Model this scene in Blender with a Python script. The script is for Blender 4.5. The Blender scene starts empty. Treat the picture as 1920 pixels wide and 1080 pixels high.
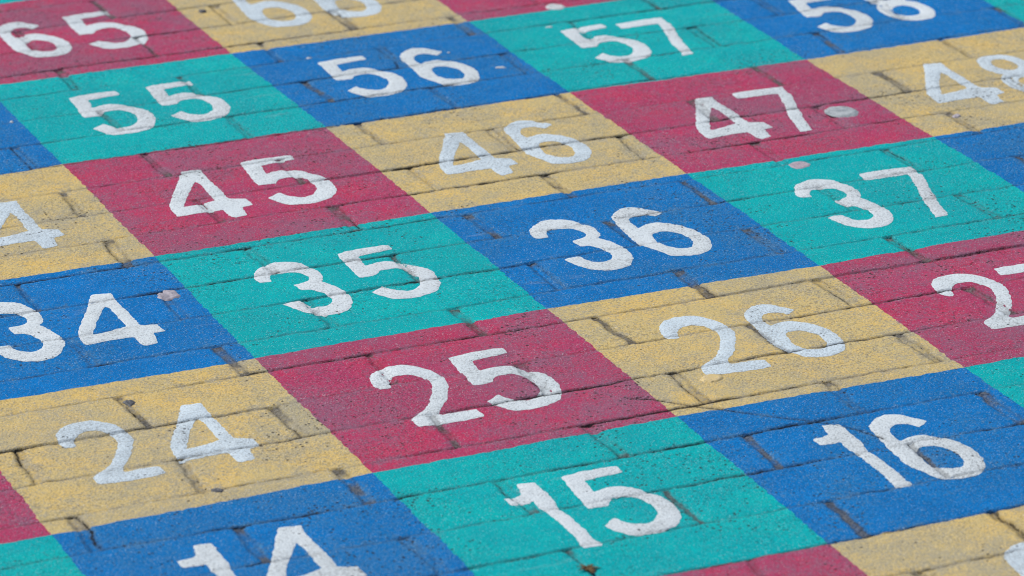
import bpy, math
import numpy as np
from mathutils import Vector

# ------------------------------------------------------------------ camera, sky, sun, exposure
U = 0.27                       # side of one painted square in metres
scene = bpy.context.scene
col = scene.collection

cam_data = bpy.data.cameras.new('camera')
cam = bpy.data.objects.new('camera', cam_data)
col.objects.link(cam)
scene.camera = cam
cam_data.sensor_width = 36.0
cam_data.lens = 7688.155 / 1920.0 * 36.0
cam_data.clip_start = 0.05
cam_data.clip_end = 2000.0
cam.rotation_mode = 'XYZ'
cam.rotation_euler = (1.2010560, 0.0064577, -0.4108546)
cam.location = (0.956088 * U, -8.390443 * U, 4.905059 * U)
cam_data.dof.use_dof = True
cam_data.dof.focus_distance = 3.62
cam_data.dof.aperture_fstop = 10.0

SUN_EL = math.radians(46.0)
SUN_AZ = math.radians(128.0)   # from +X, counter-clockwise: far left of the picture
world = bpy.data.worlds.new('World')
scene.world = world
world.use_nodes = True
wn = world.node_tree.nodes
sky = wn.new('ShaderNodeTexSky')
sky.sky_type = 'NISHITA'
sky.sun_disc = False
sky.sun_elevation = SUN_EL
sky.sun_rotation = math.radians(90.0) - SUN_AZ
wn['Background'].inputs['Strength'].default_value = 0.085
world.node_tree.links.new(sky.outputs['Color'], wn['Background'].inputs['Color'])

sun_data = bpy.data.lights.new('sun', 'SUN')
sun_data.energy = 3.5
sun_data.angle = math.radians(0.6)
sun_data.color = (1.0, 0.96, 0.90)
sun = bpy.data.objects.new('sun', sun_data)
col.objects.link(sun)
to_sun = Vector((math.cos(SUN_EL) * math.cos(SUN_AZ), math.cos(SUN_EL) * math.sin(SUN_AZ), math.sin(SUN_EL)))
sun.rotation_euler = to_sun.to_track_quat('Z', 'Y').to_euler()

scene.view_settings.view_transform = 'Standard'
scene.view_settings.look = 'None'
scene.view_settings.gamma = 1.0
scene.view_settings.use_curve_mapping = False
scene.view_settings.exposure = 0.12
scene.cycles.filter_width = 1.0

# ------------------------------------------------------------------ measured layout (board units, one square = 1)
CORNERS = {
    (5, 2): (-0.002, 0.004),
    (6, 2): (0.006, 0.018),
    (6, 1): (-0.001, 0.009),
    (7, 2): (-0.001, -0.003),
    (6, 3): (0.012, 0.010),
    (5, 3): (-0.009, -0.007),
    (4, 2): (-0.004, -0.025),
    (5, 4): (-0.001, -0.003),
    (6, 4): (0.013, 0.006),
    (7, 3): (0.002, -0.016),
    (7, 4): (0.001, 0.004),
    (8, 4): (-0.009, -0.015),
    (5, 5): (0.002, 0.025),
    (6, 5): (0.014, 0.016),
    (7, 5): (-0.004, 0.009),
    (8, 5): (-0.010, -0.011),
    (6, 6): (-0.004, -0.006),
    (7, 6): (-0.007, -0.017),
}
GLYPH = {
    '1': [
        [(-0.067, 0.167), (-0.011, 0.178), (-0.003, 0.191), (0.009, 0.251), (0.065, 0.244), (0.067, 0.212), (0.066, 0.164), (0.066, 0.099), (0.056, 0.040), (0.059, -0.025), (0.061, -0.108), (0.059, -0.212), (0.065, -0.230), (0.058, -0.250), (0.028, -0.251), (-0.000, -0.247), (0.009, -0.151), (0.009, -0.050), (0.005, 0.035), (-0.001, 0.058), (0.004, 0.115), (-0.011, 0.110), (-0.065, 0.114)],
    ],
    '2': [
        [(-0.109, 0.078), (-0.114, 0.114), (-0.107, 0.167), (-0.095, 0.195), (-0.071, 0.227), (-0.038, 0.246), (-0.003, 0.252), (0.034, 0.247), (0.062, 0.226), (0.088, 0.193), (0.106, 0.151), (0.114, 0.100), (0.111, 0.059), (0.102, 0.025), (0.078, -0.030), (0.053, -0.079), (0.027, -0.118), (-0.003, -0.159), (-0.002, -0.178), (0.055, -0.176), (0.110, -0.180), (0.111, -0.198), (0.109, -0.248), (0.051, -0.252), (-0.019, -0.252), (-0.085, -0.244), (-0.111, -0.239), (-0.110, -0.206), (-0.107, -0.174), (-0.073, -0.146), (-0.036, -0.117), (-0.011, -0.082), (0.014, -0.038), (0.039, 0.011), (0.055, 0.061), (0.057, 0.093), (0.050, 0.119), (0.034, 0.149), (0.017, 0.160), (-0.006, 0.164), (-0.026, 0.159), (-0.049, 0.136), (-0.063, 0.109), (-0.068, 0.083), (-0.078, 0.071)],
    ],
    '3': [
        [(-0.098, 0.185), (-0.075, 0.227), (-0.029, 0.259), (0.018, 0.273), (0.057, 0.257), (0.090, 0.228), (0.104, 0.179), (0.119, 0.144), (0.118, 0.087), (0.102, 0.042), (0.088, 0.025), (0.102, -0.010), (0.113, -0.056), (0.120, -0.111), (0.113, -0.168), (0.083, -0.225), (0.055, -0.258), (0.011, -0.273), (-0.029, -0.269), (-0.062, -0.249), (-0.091, -0.211), (-0.108, -0.168), (-0.120, -0.107), (-0.088, -0.097), (-0.051, -0.102), (-0.047, -0.141), (-0.026, -0.175), (0.002, -0.183), (0.027, -0.170), (0.045, -0.137), (0.046, -0.107), (0.038, -0.068), (0.020, -0.034), (-0.011, -0.020), (-0.015, 0.008), (-0.014, 0.043), (0.024, 0.047), (0.047, 0.057), (0.061, 0.087), (0.059, 0.114), (0.047, 0.145), (0.019, 0.161), (-0.011, 0.168), (-0.036, 0.168), (-0.048, 0.152), (-0.064, 0.107), (-0.107, 0.115), (-0.110, 0.144)],
    ],
    '4': [
        [(0.018, 0.254), (0.090, 0.247), (0.083, 0.171), (0.085, 0.065), (0.084, -0.064), (0.136, -0.088), (0.138, -0.157), (0.098, -0.164), (0.086, -0.243), (0.043, -0.254), (0.029, -0.242), (0.025, -0.165), (-0.065, -0.166), (-0.138, -0.171), (-0.129, -0.061), (-0.092, 0.025), (-0.043, 0.123)],
        [(0.031, 0.133), (0.037, 0.096), (0.032, -0.057), (-0.036, -0.078), (-0.081, -0.083), (-0.028, 0.029)],
    ],
    '5': [
        [(-0.099, 0.234), (-0.040, 0.245), (0.021, 0.246), (0.089, 0.243), (0.092, 0.225), (0.089, 0.190), (0.040, 0.186), (-0.040, 0.177), (-0.048, 0.095), (-0.017, 0.105), (0.014, 0.108), (0.045, 0.095), (0.070, 0.070), (0.087, 0.035), (0.110, 0.007), (0.124, -0.027), (0.128, -0.081), (0.116, -0.148), (0.094, -0.193), (0.070, -0.221), (0.034, -0.236), (-0.004, -0.246), (-0.042, -0.244), (-0.086, -0.228), (-0.107, -0.189), (-0.121, -0.162), (-0.128, -0.136), (-0.070, -0.096), (-0.060, -0.131), (-0.040, -0.157), (-0.017, -0.171), (0.005, -0.172), (0.033, -0.149), (0.048, -0.125), (0.061, -0.083), (0.059, -0.046), (0.047, -0.001), (0.026, 0.025), (-0.000, 0.026), (-0.025, 0.024), (-0.053, -0.012), (-0.083, -0.010), (-0.116, -0.007), (-0.116, 0.033)],
    ],
    '6': [
        [(0.096, 0.158), (0.096, 0.170), (0.087, 0.187), (0.072, 0.203), (0.055, 0.234), (0.030, 0.253), (-0.000, 0.261), (-0.042, 0.241), (-0.080, 0.203), (-0.092, 0.174), (-0.099, 0.123), (-0.107, 0.051), (-0.116, -0.035), (-0.120, -0.103), (-0.107, -0.154), (-0.092, -0.201), (-0.078, -0.235), (-0.047, -0.252), (-0.012, -0.261), (0.030, -0.260), (0.068, -0.241), (0.094, -0.204), (0.113, -0.155), (0.120, -0.101), (0.115, -0.049), (0.101, -0.001), (0.075, 0.040), (0.045, 0.072), (0.016, 0.082), (-0.014, 0.078), (-0.047, 0.064), (-0.049, 0.096), (-0.041, 0.135), (-0.030, 0.155), (-0.008, 0.170), (0.019, 0.169), (0.036, 0.157), (0.053, 0.130), (0.070, 0.139)],
        [(-0.035, -0.023), (-0.010, -0.009), (0.020, -0.016), (0.041, -0.041), (0.055, -0.076), (0.054, -0.121), (0.043, -0.161), (0.021, -0.188), (-0.003, -0.185), (-0.026, -0.172), (-0.042, -0.146), (-0.053, -0.117), (-0.047, -0.067)],
    ],
    '7': [
        [(-0.104, 0.252), (-0.038, 0.254), (0.042, 0.251), (0.113, 0.244), (0.108, 0.208), (0.098, 0.170), (0.103, 0.152), (0.087, 0.090), (0.057, 0.009), (0.035, -0.075), (0.022, -0.100), (0.006, -0.175), (-0.015, -0.252), (-0.070, -0.254), (-0.052, -0.189), (-0.029, -0.087), (0.019, 0.047), (0.055, 0.173), (0.002, 0.177), (-0.071, 0.178), (-0.113, 0.183)],
    ],
}
PLACED = {
    (65, 0): (0.3447, 0.4872, 0.07, 0.95),
    (65, 1): (0.6486, 0.4786, 0.043, 1.017),
    (66, 0): (0.3389, 0.4952, 0.025, 1.05),
    (66, 1): (0.6456, 0.4813, 0.0, 1.0),
    (55, 0): (0.3504, 0.4919, 0.006, 1.007),
    (55, 1): (0.6521, 0.503, 0.017, 0.967),
    (45, 0): (0.34, 0.5062, -0.014, 1.05),
    (45, 1): (0.6859, 0.5253, -0.016, 1.05),
    (44, 1): (0.6501, 0.4779, 0.0, 1.0),
    (34, 0): (0.3688, 0.5304, 0.0, 1.0),
    (34, 1): (0.6715, 0.4891, 0.0, 1.0),
    (24, 0): (0.3292, 0.4877, 0.027, 0.965),
    (24, 1): (0.6333, 0.4843, 0.009, 0.969),
    (14, 0): (0.3288, 0.488, 0.0, 1.0),
    (14, 1): (0.5852, 0.4992, 0.0, 1.0),
    (15, 0): (0.3453, 0.5056, 0.0, 1.0),
    (15, 1): (0.5908, 0.5147, 0.0, 1.0),
    (25, 0): (0.3632, 0.5094, 0.0, 1.0),
    (25, 1): (0.6528, 0.5071, 0.008, 1.029),
    (35, 0): (0.3474, 0.5116, 0.07, 0.971),
    (35, 1): (0.6707, 0.527, 0.019, 1.011),
    (36, 0): (0.3543, 0.5019, 0.058, 1.0),
    (36, 1): (0.6578, 0.5121, 0.044, 1.006),
    (26, 0): (0.3599, 0.5109, -0.061, 1.016),
    (26, 1): (0.6536, 0.5083, 0.018, 0.95),
    (16, 0): (0.3606, 0.5183, -0.02, 1.011),
    (16, 1): (0.5868, 0.5083, 0.0, 1.0),
    (46, 0): (0.3596, 0.509, -0.02, 1.021),
    (46, 1): (0.6843, 0.5295, 0.001, 0.992),
    (56, 0): (0.3588, 0.5061, 0.012, 0.999),
    (56, 1): (0.664, 0.507, 0.033, 0.952),
    (57, 0): (0.3785, 0.4907, 0.026, 0.988),
    (57, 1): (0.6257, 0.4763, 0.07, 0.95),
    (47, 0): (0.3707, 0.4826, 0.013, 0.997),
    (47, 1): (0.6412, 0.4887, 0.005, 0.982),
    (37, 0): (0.3542, 0.492, 0.012, 0.971),
    (37, 1): (0.6514, 0.4867, 0.0, 1.0),
    (27, 0): (0.3545, 0.4852, -0.014, 1.016),
    (27, 1): (0.6217, 0.4728, 0.0, 1.0),
    (58, 0): (0.3527, 0.4667, -0.07, 0.979),
    (48, 0): (0.3462, 0.4901, -0.022, 1.05),
    (6, 0): (0.4908, 0.5261, 0.0, 1.0),
}

def ellipse(cx, cy, rx, ry, n=40):
    return [(cx + rx * math.cos(2 * math.pi * i / n), cy + ry * math.sin(2 * math.pi * i / n)) for i in range(n)]

# each glyph: list of (outer outlines), list of (holes)
SHAPE = {k: ([v[0]], v[1:]) for k, v in GLYPH.items()}
SHAPE['8'] = ([ellipse(0, -0.103, 0.110, 0.150), ellipse(0.004, 0.122, 0.098, 0.132)],
              [ellipse(0, -0.105, 0.048, 0.066), ellipse(0.004, 0.122, 0.042, 0.068)])
SHAPE['0'] = ([ellipse(0, 0, 0.118, 0.252)], [ellipse(0, 0, 0.058, 0.186)])
SHAPE['9'] = ([[(-x, -y) for x, y in p] for p in SHAPE['6'][0]], [[(-x, -y) for x, y in p] for p in SHAPE['6'][1]])

# ------------------------------------------------------------------ numpy noise
def h2(i, j, s=0):
    i = np.asarray(i).astype(np.int64); j = np.asarray(j).astype(np.int64)
    n = (i * 374761393 + j * 668265263 + s * 974634777) & 0xFFFFFFFF
    n = ((n ^ (n >> 13)) * 1274126177) & 0xFFFFFFFF
    n = ((n ^ (n >> 16)) * 2246822519) & 0xFFFFFFFF
    n = n ^ (n >> 15)
    return n / 4294967295.0

def vn(x, y, s=0):
    x = np.asarray(x, float); y = np.asarray(y, float)
    x, y = np.broadcast_arrays(x, y)
    i = np.floor(x); j = np.floor(y)
    u = x - i; v = y - j
    u = u * u * (3 - 2 * u); v = v * v * (3 - 2 * v)
    a = h2(i, j, s); b = h2(i + 1, j, s); c = h2(i, j + 1, s); d = h2(i + 1, j + 1, s)
    return (a * (1 - u) + b * u) * (1 - v) + (c * (1 - u) + d * u) * v

def fbm(x, y, s=0, o=4):
    t = 0.0; a = 0.5; w = 0.0
    for k in range(o):
        t = t + a * vn(x * 2 ** k, y * 2 ** k, s + 31 * k); w += a; a *= 0.55
    return t / w

def sm(x, a, b):
    t = np.clip((x - a) / (b - a), 0, 1)
    return t * t * (3 - 2 * t)

# ------------------------------------------------------------------ the brick relief under the paint
BY, BH, BX, BW = 1.542, 0.2672, 4.50, 0.8166
MM = U * 1000.0
CRACKS = [[(5.93, 2.21), (5.987, 2.178), (6.064, 2.097), (6.167, 1.996), (6.302, 1.866), (6.388, 1.796), (6.467, 1.692), (6.50, 1.60)]]

def seg_dist(x, y, pts, closed=False):
    d = np.full(np.shape(x), 1e9)
    n = len(pts)
    for i in range(n if closed else n - 1):
        ax, ay = pts[i]; bx, by = pts[(i + 1) % n]
        ex, ey = bx - ax, by - ay
        t = np.clip(((x - ax) * ex + (y - ay) * ey) / (ex * ex + ey * ey + 1e-12), 0, 1)
        d = np.minimum(d, (x - ax - t * ex) ** 2 + (y - ay - t * ey) ** 2)
    return np.sqrt(d)

def relief(x, y):
    """x, y in board units -> height (mm), crack distance (mm), head joint distance (mm), brick value, joint dirt"""
    m = np.round((y - BY) / BH)
    def line(mm):
        return BY + BH * mm + 0.016 * (fbm(x * 1.4 + mm * 7.31, mm * 3.7, 5, 3) - 0.5) + 0.009 * (vn(x * 13 + mm * 3.3, mm * 1.7, 9) - 0.5) + 0.005 * (vn(x * 52, mm * 1.7, 19) - 0.5)
    yl = line(m)
    dbs = (y - yl) * MM
    k = np.where(y >= yl, m, m - 1)
    d_bed = np.abs(dbs)
    odd = np.mod(k, 2)
    xs = (x - BX - odd * BW / 2) / BW
    n = np.round(xs)
    fy = (y - (BY + BH * (k + 0.5))) / BH
    xh = BX + odd * BW / 2 + BW * n + 0.022 * (h2(k, n, 3) - 0.5) + 0.035 * (h2(k, n, 4) - 0.5) * fy + 0.010 * (vn(y * 22, k * 5.1 + n * 2.3, 6) - 0.5) + 0.005 * (vn(y * 70, k * 5.1 + n * 2.3, 16) - 0.5)
    dhs = (x - xh) * MM
    d_head = np.abs(dhs)
    bi = np.where(dhs >= 0, n, n - 1)
    # bed joint: an uneven thin gap, closed in places
    nb = fbm(x * 2.3 + m * 11.7, m * 5.3, 21, 3)
    nb2 = vn(x * 9 + m * 2.7, m * 4.1, 22)
    strong = h2(m, np.floor(x * 0.55 + h2(m, 0, 8)), 23)
    hb = -0.6 + 2.0 * nb * (0.5 + 0.7 * strong) + 1.1 * (nb2 - 0.5) + 1.1 * (vn(x * 34, m * 6.1, 17) - 0.5)
    hb = np.clip(hb - 0.12, -0.35 + 0.5 * (vn(x * 7, m * 9.7, 18) - 0.5), 1.25)
    # brick corners are chipped
    chip = 2.4 * np.exp(-(d_head / 9.0) ** 2) * h2(k, n, 12) * vn(x * 30, y * 30, 13)
    hb = hb + chip
    hh = 1.4 + 3.4 * h2(k, n, 24) * (0.55 + 0.6 * vn(y * 9, k * 3.1 + n, 25)) + 1.8 * np.exp(-(d_bed / 7.0) ** 2) * vn(k * 1.9 + n, y * 3, 26)
    rough = 1.1 * (vn(x * 160, y * 160, 27) - 0.5) + 0.8 * (vn(x * 330, y * 330, 28) - 0.5)
    head = d_head - hh + rough
    wl = -0.7 + 2.2 * h2(k, n, 29) * fbm(y * 7, k + n * 3.3, 30, 2)
    wr = -0.7 + 2.2 * h2(k, n, 32) * fbm(y * 7, k + n * 3.3, 33, 2)
    crack_h = np.minimum(np.abs(dhs + hh) - wl, np.abs(dhs - hh) - wr)
    crack = np.minimum(d_bed - hb, crack_h) + 0.6 * rough
    for c in CRACKS:
        dc = seg_dist(x, y + 0.006 * (vn(x * 25, y * 25, 41) - 0.5), c) * MM
        crack = np.minimum(crack, dc - 0.75 * (0.4 + vn(x * 12, y * 12, 42)) + 0.3 * rough)
    dirt = 0.55 * h2(k, n, 35) + 0.45 * vn(x * 12, y * 12, 36) + 0.35 * np.exp(-(d_bed / 9.0) ** 2)
    brick = h2(k, bi, 37)
    depth_b = 0.7 + 1.0 * vn(x * 4 + m * 3, m, 43)
    z = -depth_b * sm(-crack, -1.3, 0.9)
    z = z - (0.5 + 1.0 * h2(k, n, 38)) * sm(-head, -1.6, 1.4)
    edge = np.minimum(d_bed, np.maximum(d_head - hh, 0))
    z = z - 0.42 * np.exp(-edge / 4.0)
    cx = (xs - np.floor(xs)) - 0.5
    z = z + 0.9 * (brick - 0.5) + 1.7 * (h2(k, bi, 39) - 0.5) * fy + 1.2 * (h2(k, bi, 40) - 0.5) * cx
    z = z + 0.7 * (fbm(x * 9, y * 9, 44, 4) - 0.5) + 0.35 * (vn(x * 48, y * 48, 45) - 0.5) + 0.22 * (vn(x * 105, y * 105, 46) - 0.5)
    return z, crack, head, brick, dirt

ATTR = ('crack', 'head', 'brick', 'dirt')

def build_mesh(name, xy, quads, tris, lift, origin, mat):  # lift in metres, one value or one per vertex
    """one mesh laid on the relief; xy in board units"""
    z, crack, head, brick, dirt = relief(xy[:, 0], xy[:, 1])
    co = np.empty((len(xy), 3), np.float32)
    co[:, 0] = (xy[:, 0] - origin[0]) * U
    co[:, 1] = (xy[:, 1] - origin[1]) * U
    co[:, 2] = z / 1000.0 + lift
    me = bpy.data.meshes.new(name)
    me.vertices.add(len(co)); me.vertices.foreach_set('co', co.ravel())
    nq, nt = len(quads), len(tris)
    loops = np.concatenate([np.asarray(quads, np.int32).ravel(), np.asarray(tris, np.int32).ravel()]).astype(np.int32)
    me.loops.add(len(loops)); me.loops.foreach_set('vertex_index', loops)
    starts = np.concatenate([np.arange(nq) * 4, nq * 4 + np.arange(nt) * 3]).astype(np.int32)
    me.polygons.add(nq + nt)
    me.polygons.foreach_set('loop_start', starts)
    me.polygons.foreach_set('use_smooth', np.ones(nq + nt, bool))
    me.update(calc_edges=True)
    me.validate()
    for a, v in zip(ATTR, (crack, head, brick, dirt)):
        at = me.attributes.new(a, 'FLOAT', 'POINT')
        at.data.foreach_set('value', v.astype(np.float32))
    me.materials.append(mat)
    return me

def link(name, me, loc=(0, 0, 0), parent=None):
    o = bpy.data.objects.new(name, me)
    col.objects.link(o)
    o.location = loc
    if parent: o.parent = parent
    return o

def tag(o, label, cat, group=None):
    o['label'] = label; o['category'] = cat
    if group: o['group'] = group

# ------------------------------------------------------------------ materials
class NT:
    def __init__(self, name):
        self.m = bpy.data.materials.new(name); self.m.use_nodes = True
        self.t = self.m.node_tree; self.n = self.t.nodes
        self.bsdf = self.n['Principled BSDF']
        geo = self.n.new('ShaderNodeNewGeometry'); self.pos = geo.outputs['Position']
    def put(self, sock, v):
        if isinstance(v, bpy.types.NodeSocket): self.t.links.new(v, sock)
        elif isinstance(v, tuple): sock.default_value = v if len(v) == 4 else (*v, 1.0)
        else: sock.default_value = v
    def math(self, op, a, b=0.0, c=0.0, clamp=False):
        x = self.n.new('ShaderNodeMath'); x.operation = op; x.use_clamp = clamp
        for i, v in enumerate((a, b, c)): self.put(x.inputs[i], v)
        return x.outputs[0]
    def ramp(self, v, a, b, lo=0.0, hi=1.0):
        x = self.n.new('ShaderNodeMapRange'); x.interpolation_type = 'SMOOTHSTEP'
        self.put(x.inputs['Value'], v)
        if a < b: vals = (a, b, lo, hi)
        else: vals = (b, a, hi, lo)
        for nme, q in zip(('From Min', 'From Max', 'To Min', 'To Max'), vals): x.inputs[nme].default_value = q
        return x.outputs['Result']
    def noise(self, scale, detail=3.0, rough=0.55, off=0.0, dist=0.0, stretch=None):
        mp = self.n.new('ShaderNodeMapping'); self.put(mp.inputs['Vector'], self.pos)
        mp.inputs['Location'].default_value = (off, off * 1.7, off * 0.3)
        if stretch: mp.inputs['Scale'].default_value = (stretch[0], stretch[1], 1.0); mp.inputs['Rotation'].default_value = (0, 0, 0.5)
        x = self.n.new('ShaderNodeTexNoise'); x.inputs['Scale'].default_value = scale
        x.inputs['Detail'].default_value = detail; x.inputs['Roughness'].default_value = rough; x.inputs['Distortion'].default_value = dist
        self.t.links.new(mp.outputs[0], x.inputs['Vector'])
        return x.outputs['Fac']
    def voro(self, scale, off=0.0):
        mp = self.n.new('ShaderNodeMapping'); self.put(mp.inputs['Vector'], self.pos)
        mp.inputs['Location'].default_value = (off, off * 1.3, 0)
        x = self.n.new('ShaderNodeTexVoronoi'); x.inputs['Scale'].default_value = scale; x.voronoi_dimensions = '2D'
        self.t.links.new(mp.outputs[0], x.inputs['Vector'])
        s = self.n.new('ShaderNodeSeparateColor'); self.t.links.new(x.outputs['Color'], s.inputs[0])
        return x.outputs['Distance'], s.outputs[0]
    def attr(self, name):
        x = self.n.new('ShaderNodeAttribute'); x.attribute_name = name
        return x.outputs['Fac']
    def mix(self, f, a, b):
        x = self.n.new('ShaderNodeMix'); x.data_type = 'RGBA'
        self.put(x.inputs['Factor'], f); self.put(x.inputs[6], a); self.put(x.inputs[7], b)
        return x.outputs[2]
    def finish(self, colour, rough=0.7, height=None, dist=0.0005, strength=0.6, spec=0.35):
        self.put(self.bsdf.inputs['Base Color'], colour)
        self.put(self.bsdf.inputs['Roughness'], rough)
        self.bsdf.inputs['Specular IOR Level'].default_value = spec
        if height is not None:
            b = self.n.new('ShaderNodeBump'); b.inputs['Distance'].default_value = dist; b.inputs['Strength'].default_value = strength
            self.put(b.inputs['Height'], height)
            self.t.links.new(b.outputs[0], self.bsdf.inputs['Normal'])
        return self.m

def paint(name, base, rich, faded, bare, dull, worn=0.5, grain=0.5, pit=0.5, joint_cover=0.5, light=(0.62, 0.64, 0.64), smear=1.0):
    """road paint on rough brick: mottled, thin on the high grains, broken over the joints"""
    k = NT(name)
    crack, head, brick, dirt = (k.attr(a) for a in ATTR)
    big = k.noise(7.5, 4, 0.6, off=1.3)
    mid = k.noise(24, 5, 0.62, off=4.1)
    mid2 = k.noise(60, 4, 0.6, off=7.7)
    fine = k.noise(430, 3, 0.7, off=2.2)
    tiny = k.noise(620, 1, 0.5, off=9.1)
    tiny2 = k.noise(540, 1, 0.5, off=15.4)
    # thick and thin coats
    c = k.mix(k.ramp(mid, 0.38, 0.66), base, rich)
    b2 = k.math('MULTIPLY_ADD', brick, 0.13, k.math('MULTIPLY_ADD', mid, 0.25, big))
    thin = k.math('MULTIPLY_ADD', mid2, 0.5, k.math('MULTIPLY', b2, 0.75))
    c = k.mix(k.math('MULTIPLY', k.ramp(thin, 0.66, 0.98), worn), c, faded)
    # bare grains showing where the coat is thin
    dens = k.ramp(k.noise(14, 4, 0.65, off=51.0), 0.36, 0.66, 0.35, 1.0)
    edge = k.math('MULTIPLY', k.ramp(crack, 9.0, 0.0), k.ramp(mid2, 0.42, 0.66))
    # every brick took the paint a little differently
    c = k.mix(k.math('MULTIPLY', k.ramp(brick, 0.25, 1.0), 0.16), c, dull)
    g = k.math('MULTIPLY_ADD', edge, 0.12, k.math('MULTIPLY_ADD', thin, 0.30 * worn + 0.08, fine))
    c = k.mix(k.math('MULTIPLY', k.ramp(g, 0.74, 0.90), 0.75), c, bare)
    # pale sparkling grains and darker pin pricks
    c = k.mix(k.math('MULTIPLY', k.math('MULTIPLY', k.ramp(tiny, 0.60, 0.72), grain), dens), c, light)
    sp = k.noise(900, 0, 0.5, off=21.0)
    c = k.mix(k.math('MULTIPLY', k.ramp(sp, 0.70, 0.79), 0.7), c, tuple(0.45 * q + 0.36 for q in light))
    # faint pale scuffs dragged over the squares
    sc = k.noise(30, 4, 0.6, off=31.0, dist=1.2, stretch=(0.25, 1.6))
    c = k.mix(k.math('MULTIPLY', k.ramp(sc, 0.64, 0.80), 0.2), c, (0.5, 0.52, 0.53))
    dk = k.mix(0.66, c, (0.02, 0.022, 0.025))
    c = k.mix(k.math('MULTIPLY', k.ramp(tiny2, 0.47, 0.34), k.math('MULTIPLY', dens, min(1.0, grain * 1.9))), c, dk)
    # coarse tooth of the brick under the coat
    tooth = k.noise(170, 2, 0.75, off=41.0)
    c = k.mix(k.math('MULTIPLY', k.ramp(tooth, 0.50, 0.30), k.math('MULTIPLY', dens, grain * 0.6)), c, dk)
    c = k.mix(k.math('MULTIPLY', k.ramp(tooth, 0.56, 0.75), k.math('MULTIPLY', dens, grain * 0.5)), c, light)
    # pits in the brick face
    vd, vr = k.voro(330, 3.0)
    pr = k.math('MULTIPLY', k.ramp(k.math('MULTIPLY_ADD', big, 0.6, k.math('ADD', vr, k.math('MULTIPLY', mid, 0.5))), 1.60 - 0.12 * pit, 1.72 - 0.12 * pit), 0.42)
    pm = k.ramp(k.math('SUBTRACT', vd, pr), 0.04, -0.08)
    c = k.mix(k.math('MULTIPLY', pm, 0.8), c, (0.04, 0.036, 0.036))
    # head joints filled with sandy grit, only partly painted
    hm = k.math('MULTIPLY_ADD', k.math('SUBTRACT', fine, 0.5), 3.5, head)
    fill = k.mix(k.ramp(fine, 0.35, 0.65), (0.045, 0.044, 0.044), (0.155, 0.15, 0.145))
    cov = k.ramp(k.math('MULTIPLY_ADD', mid2, 0.7, dirt), 1.05 - joint_cover * 0.5, 1.40 - joint_cover * 0.5)
    c = k.mix(k.math('MULTIPLY', k.ramp(hm, 0.9, -0.9), k.math('MULTIPLY', cov, 0.85 * smear)), c, fill)
    # grime washed along the joints
    gr = k.math('MULTIPLY_ADD', k.math('SUBTRACT', mid2, 0.5), 7.0, crack)
    gr = k.math('MULTIPLY_ADD', k.math('SUBTRACT', fine, 0.5), 4.0, gr)
    c = k.mix(k.math('MULTIPLY', k.ramp(gr, 3.6, -1.0), 0.42 * smear), c, (0.05, 0.05, 0.048))
    # open crack
    cm = k.math('MULTIPLY_ADD', k.math('SUBTRACT', fine, 0.5), 2.0, crack)
    c = k.mix(k.math('MULTIPLY', k.ramp(cm, 0.65, -0.45), 0.88), c, (0.016, 0.015, 0.014))
    hgt = k.math('ADD', fine, k.math('MULTIPLY', tiny, 0.6))
    hgt = k.math('SUBTRACT', hgt, k.math('MULTIPLY', pm, 1.5))
    return k.finish(c, 0.8, hgt, 0.0009, 0.85, 0.05)

PAINT = {
    'teal':   paint('teal_paint', (0.0003, 0.385, 0.41), (0.0003, 0.45, 0.44), (0.003, 0.345, 0.38), (0.05, 0.27, 0.30), (0.002, 0.29, 0.31), 0.6, 0.40, 0.95, 0.35, light=(0.05, 0.56, 0.58)),
    'blue':   paint('blue_paint', (0.0003, 0.155, 0.455), (0.0003, 0.185, 0.53), (0.005, 0.155, 0.41), (0.08, 0.20, 0.36), (0.002, 0.12, 0.36), 0.75, 0.42, 0.95, 0.45, light=(0.06, 0.34, 0.62)),
    'red':    paint('crimson_paint', (0.44, 0.046, 0.125), (0.51, 0.040, 0.105), (0.36, 0.085, 0.155), (0.25, 0.125, 0.19), (0.31, 0.032, 0.09), 1.0, 0.42, 1.0, 0.45, light=(0.46, 0.19, 0.27)),
    'yellow': paint('yellow_paint', (0.60, 0.46, 0.195), (0.70, 0.485, 0.155), (0.51, 0.43, 0.235), (0.33, 0.30, 0.235), (0.54, 0.44, 0.23), 1.0, 0.34, 0.6, 0.55, light=(0.72, 0.62, 0.40)),
}
WHITE = paint('white_paint', (0.64, 0.70, 0.73), (0.69, 0.745, 0.77), (0.54, 0.59, 0.61), (0.33, 0.35, 0.36), (0.55, 0.60, 0.62), 0.7, 0.24, 0.7, 0.45, light=(0.78, 0.8, 0.82), smear=0.5)
COOL = paint('pale_blue_white_paint', (0.59, 0.685, 0.745), (0.64, 0.73, 0.78), (0.50, 0.58, 0.63), (0.34, 0.37, 0.38), (0.50, 0.59, 0.65), 0.8, 0.28, 0.7, 0.4, light=(0.74, 0.8, 0.84), smear=0.5)

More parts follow.
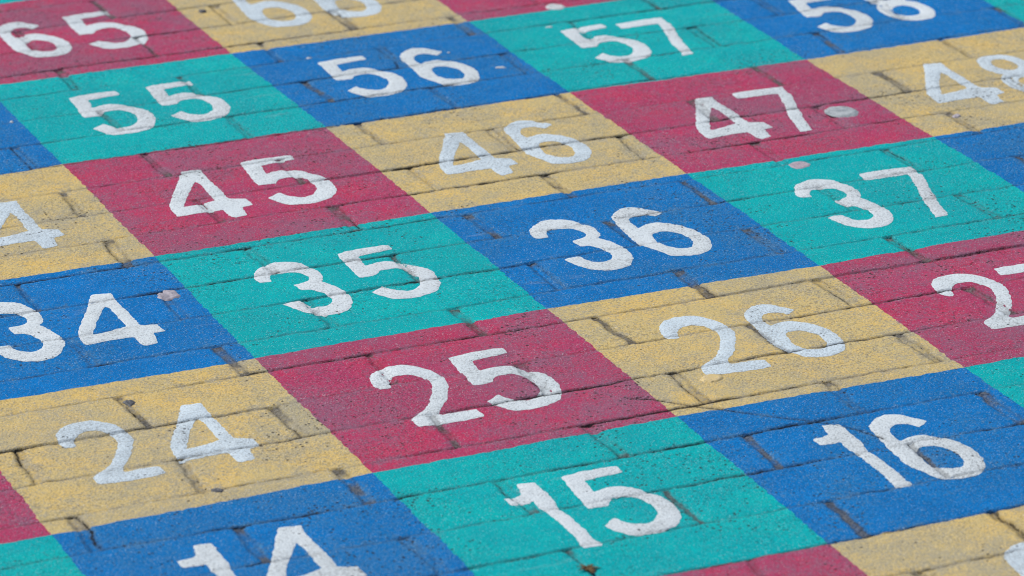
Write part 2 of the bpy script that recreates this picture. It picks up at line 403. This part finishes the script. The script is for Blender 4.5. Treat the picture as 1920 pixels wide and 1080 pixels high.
def pavement_material():
    k = NT('brick_paving')
    mp = k.n.new('ShaderNodeMapping'); k.put(mp.inputs['Vector'], k.pos)
    mp.inputs['Scale'].default_value = (1 / U, 1 / U, 1 / U)
    mp.inputs['Location'].default_value = (-BX + 40 * BW, -BY - BH + 80 * BH, 0)
    br = k.n.new('ShaderNodeTexBrick')
    br.offset = 0.5; br.offset_frequency = 2
    k.t.links.new(mp.outputs[0], br.inputs['Vector'])
    for nme, v in (('Scale', 1.0), ('Brick Width', BW), ('Row Height', BH), ('Mortar Size', 0.012), ('Mortar Smooth', 0.3), ('Bias', 0.0)):
        br.inputs[nme].default_value = v
    br.inputs['Color1'].default_value = (0.25, 0.19, 0.155, 1); br.inputs['Color2'].default_value = (0.31, 0.25, 0.21, 1)
    br.inputs['Mortar'].default_value = (0.07, 0.06, 0.05, 1)
    f = k.noise(400, 2); m = k.noise(18, 5)
    c = k.mix(k.math('MULTIPLY', m, 0.6), br.outputs['Color'], (0.17, 0.14, 0.125))
    c = k.mix(k.math('MULTIPLY', k.ramp(f, 0.55, 0.75), 0.4), c, (0.42, 0.38, 0.34))
    hgt = k.math('SUBTRACT', k.math('MULTIPLY', f, 0.3), br.outputs['Fac'])
    return k.finish(c, 0.85, hgt, 0.002, 0.8)

# ------------------------------------------------------------------ the ground
def pavement():
    r = 300.0
    edge = np.unique(np.concatenate([np.linspace(-4, 16, 21), [-1200, -300, -80, -20, 32, 90, 300, 1200]]))
    gx, gy = np.meshgrid(edge * U, edge * U, indexing='ij')
    n = len(edge)
    v = [(x, y, -0.0036) for x, y in zip(gx.ravel(), gy.ravel())]
    f = [(i * n + j, (i + 1) * n + j, (i + 1) * n + j + 1, i * n + j + 1) for i in range(n - 1) for j in range(n - 1)]
    me = bpy.data.meshes.new('pavement'); me.from_pydata(v, [], f); me.materials.append(pavement_material())
    o = link('pavement', me)
    o['kind'] = 'structure'
    o['label'] = 'flat paving of long bricks laid in stretcher bond'
pavement()

# ------------------------------------------------------------------ the painted squares
def corner(i, j):
    dx, dy = CORNERS.get((i, j), (0.008 * (h2(i, j, 61) - 0.5), 0.008 * (h2(i, j, 62) - 0.5)))
    return float(i + dx), float(j + dy)

def edge_curve(a, b, t, seed):
    """hand masked paint edge from corner a to corner b, shared by the squares on both sides"""
    (ax, ay), (bx, by) = a, b
    env = np.minimum(1, np.minimum(t, 1 - t) * 12)
    w = env * (0.010 * (fbm(t * 4, seed, 71, 3) - 0.5) + 0.006 * (vn(t * 45, seed, 72) - 0.5) + 0.004 * (vn(t * 110, seed, 73) - 0.5))
    nx, ny = -(by - ay), bx - ax
    return np.stack([ax + (bx - ax) * t + nx * w, ay + (by - ay) * t + ny * w], -1)

def square_xy(c, r, nx, ny):
    p00, p10, p01, p11 = corner(c, r), corner(c + 1, r), corner(c, r + 1), corner(c + 1, r + 1)
    u = np.linspace(0, 1, nx + 1); v = np.linspace(0, 1, ny + 1)
    bot = edge_curve(p00, p10, u, c * 13.0 + r * 101.0); top = edge_curve(p01, p11, u, c * 13.0 + (r + 1) * 101.0)
    lef = edge_curve(p00, p01, v, c * 17.0 + r * 57.0 + 900); rig = edge_curve(p10, p11, v, (c + 1) * 17.0 + r * 57.0 + 900)
    uu, vv = u[:, None, None], v[None, :, None]
    P = (1 - vv) * bot[:, None] + vv * top[:, None] + (1 - uu) * lef[None] + uu * rig[None]
    q = lambda p: np.array(p)[None, None]
    P = P - ((1 - uu) * (1 - vv) * q(p00) + uu * (1 - vv) * q(p10) + (1 - uu) * vv * q(p01) + uu * vv * q(p11))
    return P.reshape(-1, 2)

def grid_quads(nx, ny):
    i, j = np.meshgrid(np.arange(nx), np.arange(ny), indexing='ij')
    a = (i * (ny + 1) + j).ravel()
    return np.stack([a, a + ny + 1, a + ny + 2, a + 1], -1)

def smooth_outline(pts, sub=4):
    """Catmull-Rom through the gentle points, straight into the sharp ones"""
    P = np.array(pts, float); n = len(P); out = []
    prev, nxt = np.roll(P, 1, 0), np.roll(P, -1, 0)
    a, b = P - prev, nxt - P
    ang = np.abs(np.arctan2(a[:, 0] * b[:, 1] - a[:, 1] * b[:, 0], (a * b).sum(1)))
    sharp = ang > math.radians(52)
    tan = 0.5 * (nxt - prev)
    for i in range(n):
        j = (i + 1) % n
        d = P[j] - P[i]; L = np.linalg.norm(d)
        t0 = d if sharp[i] else tan[i] / (np.linalg.norm(tan[i]) + 1e-9) * L
        t1 = d if sharp[j] else tan[j] / (np.linalg.norm(tan[j]) + 1e-9) * L
        for s in range(sub):
            t = s / sub
            out.append((2 * t ** 3 - 3 * t ** 2 + 1) * P[i] + (t ** 3 - 2 * t ** 2 + t) * t0 + (-2 * t ** 3 + 3 * t ** 2) * P[j] + (t ** 3 - t ** 2) * t1)
    return np.array(out)

def poly_sd(x, y, poly):
    d = seg_dist(x, y, [tuple(p) for p in poly], True)
    ins = np.zeros(x.shape, bool)
    n = len(poly)
    for i in range(n):
        ax, ay = poly[i]; bx, by = poly[(i + 1) % n]
        if ay == by: continue
        c = ((ay > y) != (by > y)) & (x < (bx - ax) * (y - ay) / (by - ay) + ax)
        ins ^= c
    return np.where(ins, -d, d)

SMOOTH = {k: ([smooth_outline(p) for p in o], [smooth_outline(p) for p in h]) for k, (o, h) in SHAPE.items()}

def digit_mesh(g, cx, cy, rot, sc, step, origin, mat):
    """marching squares over the stencil outline, so the digit is a thin coat that follows the bricks"""
    c, s = math.cos(rot) * sc, math.sin(rot) * sc
    R = np.array([[c, s], [-s, c]])
    outs = [p @ R + (cx, cy) for p in SMOOTH[g][0]]
    holes = [p @ R + (cx, cy) for p in SMOOTH[g][1]]
    A = np.concatenate(outs); lo = A.min(0) - 0.02; hi = A.max(0) + 0.02
    sx, sy = step
    nx, ny = int((hi[0] - lo[0]) / sx), int((hi[1] - lo[1]) / sy)
    X, Y = np.meshgrid(lo[0] + sx * np.arange(nx + 1), lo[1] + sy * np.arange(ny + 1), indexing='ij')
    f = np.min([poly_sd(X, Y, p) for p in outs], 0)
    for h in holes: f = np.maximum(f, -poly_sd(X, Y, h))
    f = f + 0.0022 + 0.0045 * (vn(X * 30, Y * 30, 81) - 0.5) + 0.0055 * (vn(X * 95, Y * 95, 82) - 0.5)
    F = f.ravel(); XY = np.stack([X.ravel(), Y.ravel()], -1)
    q = grid_quads(nx, ny)
    ins = F[q] < 0
    full = q[ins.all(1)]; part = q[ins.any(1) & ~ins.all(1)]
    extra = []; key = {}; tris = []
    def cut(a, b):
        kk = (a, b) if a < b else (b, a)
        if kk not in key:
            t = F[a] / (F[a] - F[b])
            key[kk] = len(F) + len(extra); extra.append(XY[a] + (XY[b] - XY[a]) * t)
        return key[kk]
    for cell in part.tolist():
        poly = []
        for e in range(4):
            a, b = cell[e], cell[(e + 1) % 4]
            if F[a] < 0: poly.append(a)
            if (F[a] < 0) != (F[b] < 0): poly.append(cut(a, b))
        for e in range(1, len(poly) - 1): tris.append((poly[0], poly[e], poly[e + 1]))
    allxy = np.concatenate([XY, np.array(extra)]) if extra else XY
    tris = np.array(tris, np.int64).reshape(-1, 3)
    lift = np.concatenate([0.00015 + 0.00035 * sm(-F * MM, 0.2, 2.6), np.full(len(extra), 0.00015)])
    used = np.unique(np.concatenate([full.ravel(), tris.ravel()]))
    remap = np.zeros(len(allxy), np.int64); remap[used] = np.arange(len(used))
    return build_mesh('digit', allxy[used], remap[full], remap[tris], lift[used], origin, mat)

IN_VIEW = {5, 6, 13, 14, 15, 16, 17, 23, 24, 25, 26, 27, 34, 35, 36, 37, 38, 44, 45, 46, 47, 48, 54, 55, 56, 57, 58, 59, 65, 66, 67, 75}
WORD = {'teal': 'teal', 'blue': 'blue', 'red': 'crimson', 'yellow': 'yellow'}
SPECIAL = {
    5: 'crimson painted square cut off at the bottom edge below teal square 15',
    6: 'yellow painted square with white 6 cut off at bottom right corner, below blue 16',
    13: 'teal painted square in the bottom left corner beside blue square 14',
    17: 'teal painted square cut off at the right edge beside blue square 16',
    23: 'crimson painted square cut off at the left edge beside yellow square 24',
    38: 'blue painted square cut off at the right edge beside teal square 37',
    54: 'blue painted square cut off at the left edge beside teal square 55',
    59: 'teal painted square cut off in the top right corner beside blue square 58',
    67: 'crimson painted square cut off at the top edge above teal square 57',
    75: 'teal painted square, a sliver in the top left corner above crimson 65',
}
def number_of(c, r): return r * 10 + c

for r in range(10):
    for c in range(1, 11):
        n = number_of(c, r)
        seen = n in IN_VIEW
        near = any(number_of(c + a, r + b) in IN_VIEW and 1 <= c + a <= 10 for a in (-1, 0, 1) for b in (-1, 0, 1))
        if r % 2: colour = 'teal' if c % 2 else 'blue'
        else: colour = 'red' if c % 2 else 'yellow'
        if seen: nx, ny, step = 132, 190, (0.0072, 0.0056)
        elif near: nx, ny, step = 54, 72, (0.016, 0.014)
        else: nx, ny, step = 27, 36, (0.024, 0.022)
        origin = (c + 0.5, r + 0.5)
        me = build_mesh('colour_field', square_xy(c, r, nx, ny), grid_quads(nx, ny), np.zeros((0, 3), int), 0.0, origin, PAINT[colour])
        o = link('painted_square', None, (origin[0] * U, origin[1] * U, 0))
        link('colour_field', me, (0, 0, 0), o)
        tag(o, SPECIAL.get(n, '%s painted square with white number %d on the brick paving' % (WORD[colour], n)), 'painted square', 'numbered squares painted on the brick paving')
        text = str(n)
        for j, g in enumerate(text):
            base = ((0.49, 0.52),) if len(text) == 1 else ((0.352, 0.498), (0.648, 0.498)) if len(text) == 2 else ((0.22, 0.5), (0.5, 0.5), (0.79, 0.5))
            px, py = base[j]; rot = 0.03 * (float(h2(n, j, 91)) - 0.5); sc = 1.0
            if (n, j) in PLACED: px, py, rot, sc = PLACED[(n, j)]
            d = digit_mesh(g, c + px, r + py, rot, sc, step, origin, COOL if colour == 'yellow' else WHITE)
            k = link('digit', d, (0, 0, 0), o)
            k['label'] = 'white painted digit %s' % g

# ------------------------------------------------------------------ chewing gum, drips and bits lying on the bricks
def spot_material(name, a, b, edge=None):
    k = NT(name)
    m = k.noise(110, 4, 0.6, off=3.3); f = k.noise(600, 2, 0.6, off=5.0)
    c = k.mix(k.ramp(m, 0.35, 0.65), a, b)
    c = k.mix(k.math('MULTIPLY', k.ramp(f, 0.42, 0.30), 0.6), c, (0.10, 0.10, 0.10))
    c = k.mix(k.math('MULTIPLY', k.ramp(f, 0.60, 0.70), 0.5), c, (0.62, 0.62, 0.62))
    return k.finish(c, 0.6, k.math('ADD', m, k.math('MULTIPLY', f, 0.4)), 0.0008, 0.6)

def blob(name, x, y, rx, ry, rot, high, seed, mat, rough=0.12, rings=7, seg=40):
    """a trodden flat lump: irregular rim, thin rounded edge, sits on the relief. radii and height in mm"""
    xs, ys, hs = [x], [y], [high]
    ang = np.arange(seg) * 2 * math.pi / seg
    rim = 1 + rough * 2 * (vn(np.cos(ang) * 1.3 + 7, np.sin(ang) * 1.3 + seed, 51) - 0.5) + rough * 1.2 * (vn(np.cos(ang) * 4 + 3, np.sin(ang) * 4 + seed, 52) - 0.5)
    for i in range(1, rings + 1):
        q = i / rings
        a = np.cos(ang) * rx * rim * q; b = np.sin(ang) * ry * rim * q
        xs += list(x + (a * math.cos(rot) - b * math.sin(rot)) / MM)
        ys += list(y + (a * math.sin(rot) + b * math.cos(rot)) / MM)
        hs += list(high * np.sqrt(max(0.0, 1 - q ** 4)) * np.ones(seg) - (0.6 if i == rings else 0))
    X, Y = np.array(xs), np.array(ys)
    z, cr, hd, _, _ = relief(X, Y)
    z = np.maximum(z, np.median(z) - 0.25) + np.array(hs) + 0.12 * (vn(X * 60, Y * 60, 53) - 0.5)
    v = [((a - x) * U, (b - y) * U, c / 1000 + 0.0004) for a, b, c in zip(X, Y, z)]
    f = [(0, 1 + j, 1 + (j + 1) % seg) for j in range(seg)]
    for i in range(rings - 1):
        p, q = 1 + i * seg, 1 + (i + 1) * seg
        f += [(p + j, q + j, q + (j + 1) % seg, p + (j + 1) % seg) for j in range(seg)]
    me = bpy.data.meshes.new(name); me.from_pydata(v, [], f)
    me.polygons.foreach_set('use_smooth', [True] * len(f)); me.materials.append(mat)
    return link(name, me, (x * U, y * U, 0))

GREY = spot_material('grey_gum', (0.44, 0.47, 0.48), (0.25, 0.28, 0.30))
PINK = spot_material('pink_gum', (0.44, 0.36, 0.40), (0.36, 0.29, 0.33))
DUSTY = spot_material('mauve_gum', (0.40, 0.36, 0.40), (0.26, 0.24, 0.28))
PALE = spot_material('pale_gum', (0.58, 0.60, 0.60), (0.48, 0.50, 0.51))
CREAM = spot_material('cream_gum', (0.66, 0.50, 0.22), (0.60, 0.46, 0.24))
STONE = spot_material('dark_stone', (0.055, 0.058, 0.065), (0.10, 0.10, 0.105))
GG = 'trodden chewing gum spots on the paving'
tag(blob('chewing_gum', 7.822, 4.373, 16, 18.5, 0.3, 0.35, 2.1, GREY), 'large round grey gum spot beside the 7 of crimson 47', 'chewing gum', GG)
tag(blob('chewing_gum', 7.407, 3.915, 10.5, 10.5, 0.2, 0.4, 5.4, PINK), 'small round pinkish gum spot above the 3 of teal 37', 'chewing gum', GG)
tag(blob('chewing_gum', 7.387, 6.019, 11, 11, 0.0, 0.4, 9.2, PALE), 'pale round gum spot at the top, on the edge of teal 57 and crimson', 'chewing gum', GG)
tag(blob('chewing_gum', 4.923, 3.643, 11, 11.5, 0.8, 1.0, 13.7, DUSTY, 0.28), 'ragged mauve gum lump to the right of the 4 on blue 34', 'chewing gum', GG)
tag(blob('chewing_gum', 6.234, 2.244, 10, 9, 0.1, 0.9, 17.7, CREAM, 0.22), 'cream yellow gum spot below the 2 of yellow 26', 'chewing gum', GG)
GD = 'small white paint drips on the squares'
tag(blob('paint_drip', 6.876, 5.392, 6.5, 2.6, -0.45, 0.5, 21.7, PALE, 0.3, 4, 24), 'thin pale drip to the right of the 6 on blue 56', 'paint drip', GD)
tag(blob('paint_drip', 6.769, 5.645, 1.6, 1.8, 0, 0.5, 23.7, PALE, 0.3, 4, 20), 'tiny pale drip above the 6 on blue 56', 'paint drip', GD)
tag(blob('paint_drip', 7.256, 5.780, 3.4, 2.0, -0.4, 0.5, 27.1, PALE, 0.3, 4, 20), 'tiny pale drip to the left of the 5 on teal 57', 'paint drip', GD)
tag(blob('paint_drip', 6.252, 5.815, 2.4, 3.4, 0.5, 0.6, 29.1, PALE, 0.35, 4, 20), 'small white drip above the 5 on blue 56', 'paint drip', GD)
tag(blob('paint_drip', 4.975, 5.557, 1.7, 2.4, 0, 0.5, 33.1, PALE, 0.3, 4, 20), 'tiny white drip on blue square at left edge beside teal 55', 'paint drip', GD)
GS = 'small stones caught in the joints'
tag(blob('pebble', 6.075, 6.553, 4.2, 5, 0.4, 1.6, 41.0, STONE, 0.3, 5, 20), 'dark pebble to the left of the first 6 on yellow 66', 'pebble', GS)
tag(blob('pebble', 8.184, 4.159, 4.0, 4.5, 0.2, 1.2, 43.0, DUSTY, 0.3, 5, 20), 'grey pebble in the joint below the 4 of yellow 48', 'pebble', GS)
tag(blob('pebble', 4.533, 2.071, 5.6, 4.2, -0.4, 0.5, 47.0, STONE, 0.35, 5, 20), 'dark pebble in the joint under the 4 of yellow 24', 'pebble', GS)
tag(blob('pebble', 4.512, 2.815, 4.2, 6.5, 0.25, 0.5, 49.0, STONE, 0.35, 5, 20), 'dark wedge of stone in the joint above yellow 24', 'pebble', GS)

def weed():
    """withered rosette of narrow leaves in a joint"""
    k = NT('withered_leaf')
    c = k.mix(k.ramp(k.noise(220, 3), 0.4, 0.62), (0.11, 0.085, 0.03), (0.24, 0.13, 0.06))
    mat = k.finish(c, 0.8, None)
    x, y = 5.303, 1.133
    z0 = float(relief(np.array([x]), np.array([y]))[0][0]) / 1000
    v, f = [], []
    for i in range(22):
        a = i * 2.399 + 0.3 * float(h2(i, 1, 95)); L = 0.0045 + 0.006 * float(h2(i, 2, 95)); w = 0.0007 + 0.0006 * float(h2(i, 3, 95)); up = 0.001 + 0.003 * float(h2(i, 4, 95))
        ca, sa = math.cos(a), math.sin(a); b = len(v)
        for t, ww, hh in ((0, 0.4, 0.2), (0.35, 1.0, 0.8), (0.7, 0.8, 1.0), (1.0, 0.1, 0.7)):
            for s, dz in ((-1, 0), (0, 0.0004), (1, 0)):
                v.append((ca * L * t - sa * w * ww * s, sa * L * t + ca * w * ww * s, up * hh + dz + 0.0006))
        for q in range(3):
            for s in range(2): f.append((b + q * 3 + s, b + q * 3 + s + 1, b + q * 3 + s + 4, b + q * 3 + s + 3))
    me = bpy.data.meshes.new('weed'); me.from_pydata(v, [], f); me.materials.append(mat)
    tag(link('weed', me, (x * U, y * U, z0)), 'withered brown weed in the joint below the 1 of teal 15', 'weed')
weed()
